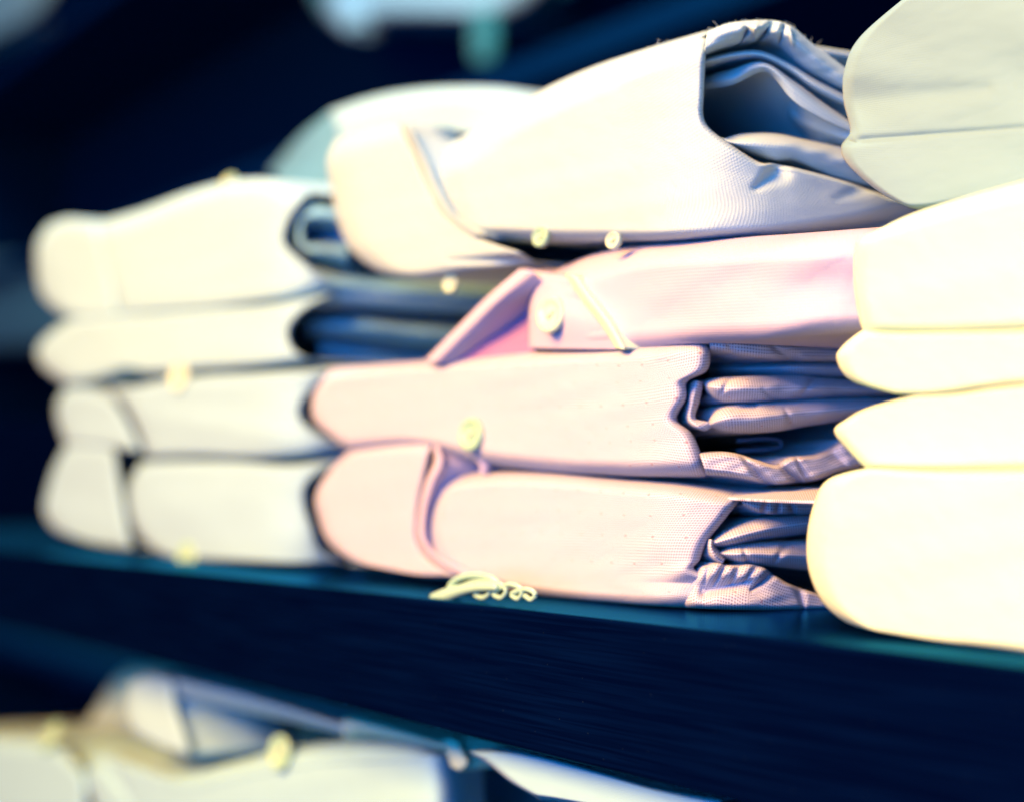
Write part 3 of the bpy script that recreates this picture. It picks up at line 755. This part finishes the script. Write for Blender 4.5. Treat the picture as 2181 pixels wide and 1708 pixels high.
# ------------------------------------------------------------------ shirts on the shelf below
GU = 'shirts on the shelf below'
BU = Base(.03, None); BUb = Base(.12, None)
def zrow(base, xs, z=-.163):
    out = []
    for x in xs:
        d = ray(np.array([float(x)]), np.array([1708.0]))[0]
        tt = (base.y0 - CAM[1]) / d[1]
        py = 1037 + F * (CAM[2] - z) / tt
        out.append((x, py))
    return out
t = thing('folded_shirt', 'off white shirt at the bottom left corner on the shelf below', 'shirt', (-.85, .08, -.165), GU)
patch('body', M_UNDER, t, BU, [
    [(-220, 1560), (-60, 1566), (60, 1572), (130, 1585), (185, 1640)],
    [(-220, 1620), (-60, 1630), (60, 1640), (130, 1650), (190, 1680)],
    zrow(BU, (-220, -60, 60, 130, 195))], nu=60, nv=50, top=(.03, 40), left=(.01, 20), right=(.02, 30))
button(t, BU, 112, 1568, .0085, .01, M_BUTTON, (0, -1, .5))
t = thing('folded_shirt', 'pale blue shirt with a raised collar on the shelf below', 'shirt', (-.6, .08, -.165), GU)
patch('neckband', M_WHITE, t, BUb, [
    [(150, 1600), (210, 1500), (275, 1420), (400, 1428), (560, 1468), (740, 1532), (930, 1585)],
    [(170, 1620), (240, 1530), (300, 1470), (410, 1475), (570, 1505), (750, 1560), (930, 1605)],
    [(190, 1640), (280, 1600), (340, 1570), (430, 1560), (580, 1570), (760, 1590), (930, 1620)],
    [(200, 1680), (300, 1660), (380, 1650), (450, 1650), (590, 1640), (770, 1640), (930, 1660)]], nu=100, nv=50, top=(.03, 30), left=(.02, 60))
patch('collar', M_PALE, t, BU, [
    [(275, 1452), (320, 1436), (375, 1442)],
    [(268, 1500), (320, 1500), (378, 1502)],
    [(284, 1555), (340, 1560), (395, 1556)],
    [(345, 1590), (380, 1600), (412, 1612)]], nu=40, nv=50, top=(.012, 20), left=(.015, 25), right=(.012, 18), bot=(.01, 12), depth=.05, skirt='tlbr')
patch('collar', M_PALE, t, BU, [
    [(370, 1440), (500, 1468), (620, 1503), (745, 1545)],
    [(378, 1462), (500, 1488), (620, 1518), (745, 1555)],
    [(385, 1485, .02), (500, 1510, .02), (620, 1535, .02), (745, 1565, .02)]], nu=70, nv=24, top=(.01, 12), depth=.05, skirt='tl')
patch('body', M_UNDER, t, BU, [
    [(175, 1660), (215, 1602), (300, 1625), (380, 1648), (500, 1622), (620, 1592), (740, 1578), (880, 1582), (990, 1596, .03)],
    [(190, 1690), (240, 1640), (320, 1660), (400, 1675), (510, 1655), (630, 1632), (750, 1622), (900, 1622), (1010, 1628, .03)],
    [(205, 1740), (260, 1700), (340, 1710), (420, 1720), (520, 1705), (640, 1690), (760, 1680), (910, 1680), (1030, 1684, .03)],
    zrow(BU, (205, 270, 350, 430, 530, 650, 770, 920, 1050))], nu=120, nv=70, top=(.03, 35), left=(.015, 30), right=(.06, 120), wob=.003, wobs=.01, creases=[(215, 1610, 290, 1720, 12, .012)])
patch('placket', M_WHITE, t, BU, [
    [(735, 1525), (800, 1538), (880, 1560), (950, 1582)],
    [(728, 1548), (800, 1556), (880, 1574), (950, 1592)],
    [(735, 1572, .02), (800, 1572, .02), (880, 1584, .02), (950, 1600, .02)]], nu=50, nv=20, top=(.006, 10), depth=.04, skirt='tl')
patch('tab', M_WHITE, t, BU, [
    [(940, 1575), (962, 1572), (980, 1580)], [(950, 1600), (970, 1596), (990, 1604)], [(962, 1632), (982, 1640), (1002, 1622)]],
    nu=20, nv=30, left=(.006, 12), right=(.006, 12), top=(.004, 8), bot=(.004, 8), depth=.02, skirt='tlbr')
button(t, BU, 600, 1602, .0066, -.002, M_BUTTON)
BU3 = Base(.010, None)
t = thing('folded_shirt', 'off white shirt peeking out beneath the shelf front edge', 'shirt', (-.42, .08, -.165), GU)
patch('body', M_UNDER, t, BU3, [
    [(1000, 1600), (1060, 1596), (1150, 1608), (1280, 1642), (1400, 1676), (1540, 1700)],
    [(1040, 1625), (1080, 1630), (1160, 1640), (1280, 1668), (1380, 1690), (1540, 1720)],
    [(1090, 1665), (1120, 1670), (1180, 1680), (1290, 1700), (1370, 1712), (1540, 1740)],
    [(1150, 1700), (1190, 1705), (1240, 1715), (1310, 1730), (1380, 1745), (1540, 1770)]], nu=80, nv=50, top=(.01, 16), bot=(.03, 25), left=(.012, 20))
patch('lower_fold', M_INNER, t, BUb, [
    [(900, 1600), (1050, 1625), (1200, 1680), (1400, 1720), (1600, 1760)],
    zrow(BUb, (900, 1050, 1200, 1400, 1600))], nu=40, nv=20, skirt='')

# ------------------------------------------------------------------ far away shelving
t = thing('display_cabinet', 'dark navy shelving unit far behind the stacks, out of focus', 'cabinet', (-1.9, 1.1, -1.2))
box('side_panel', (-5.3, .95, -1.2), (-5.25, 1.35, 2.2), M_FARWOOD, t, .002)
box('side_panel', (-.3, .95, -1.2), (-.25, 1.35, 2.2), M_FARWOOD, t, .002)
box('back_panel', (-5.25, 1.35, -1.2), (-.3, 1.37, 2.2), M_FARWOOD, t, .002)
for z in (-.35, .10, .585, 1.1):
    box('shelf', (-5.25, .95, z - .035), (-.3, 1.35, z), M_FARWOOD, t, .002)
BF = Base(.97, None)
BF1 = Base(.96, None)
t = thing('folded_shirt', 'blurred pale shirt with a hanging tag, top centre of the background', 'shirt', at(BF, 900, 20))
patch('body', M_PALEG, t, BF, [
    [(690, -160), (900, -180), (1180, -170)], [(685, -60), (900, -70), (1190, -70)], [(705, 10), (900, 5), (1130, 5)], [(735, 38), (900, 36), (1070, 36)]],
    nu=60, nv=40, top=(.05, 50), bot=(.03, 20), left=(.05, 30), right=(.05, 90))
patch('lining', M_TEALC, t, Base(1.05, None), [[(640, -60), (800, -60), (1100, -60), (1260, -60)], [(670, 0), (800, 20), (1080, 25), (1200, -10)], [(700, 50), (800, 54), (1050, 52), (1140, 24)]], nu=40, nv=20, bot=(.04, 20), depth=.1)  # teal sheet added for the dim blurred rim round the shirt, no lining
patch('sleeve', M_PALEG, t, BF, [[(690, 0, -.05), (725, 0, -.06), (760, 10, -.05)], [(705, 40, -.05), (735, 40, -.06), (760, 40, -.05)], [(735, 70, -.05), (745, 75, -.06), (760, 66, -.05)]],
      nu=30, nv=30, top=(.01, 10), bot=(.02, 20), left=(.02, 20), right=(.02, 12), depth=.04, skirt='tlbr')
patch('tag', M_TEALC, t, BF, [[(1005, 20, -.05), (1025, 20, -.055), (1045, 20, -.05)], [(1004, 80, -.05), (1026, 82, -.055), (1048, 80, -.05)], [(1008, 128, -.05), (1026, 132, -.055), (1044, 128, -.05)]],
      nu=20, nv=30, depth=.01, skirt='tlbr')
t = thing('folded_shirt', 'blurred white shirt in the top left corner of the background', 'shirt', at(BF, 0, 20))
patch('body', M_WHITE, t, BF, [
    [(-220, -140), (-60, -160), (140, -150)], [(-230, -60), (-60, -70), (140, -60)], [(-230, 40), (-60, 30), (105, 0)], [(-230, 140), (-60, 100), (64, 44)]],
    nu=60, nv=40, top=(.05, 50), bot=(.05, 30), left=(.05, 30), right=(.05, 40))
t = thing('folded_jumper', 'out of focus teal garment at the left edge behind the left stack', 'jumper', at(BF, 40, 640))
patch('body', M_TEALC, t, BF, [
    [(-220, 560), (-60, 550), (160, 545)], [(-230, 620), (-60, 620), (170, 610)], [(-230, 690), (-60, 690), (170, 690)], [(-220, 750), (-60, 745), (150, 735)]],
    nu=60, nv=40, top=(.05, 40), bot=(.05, 40), left=(.05, 30), right=(.05, 40))
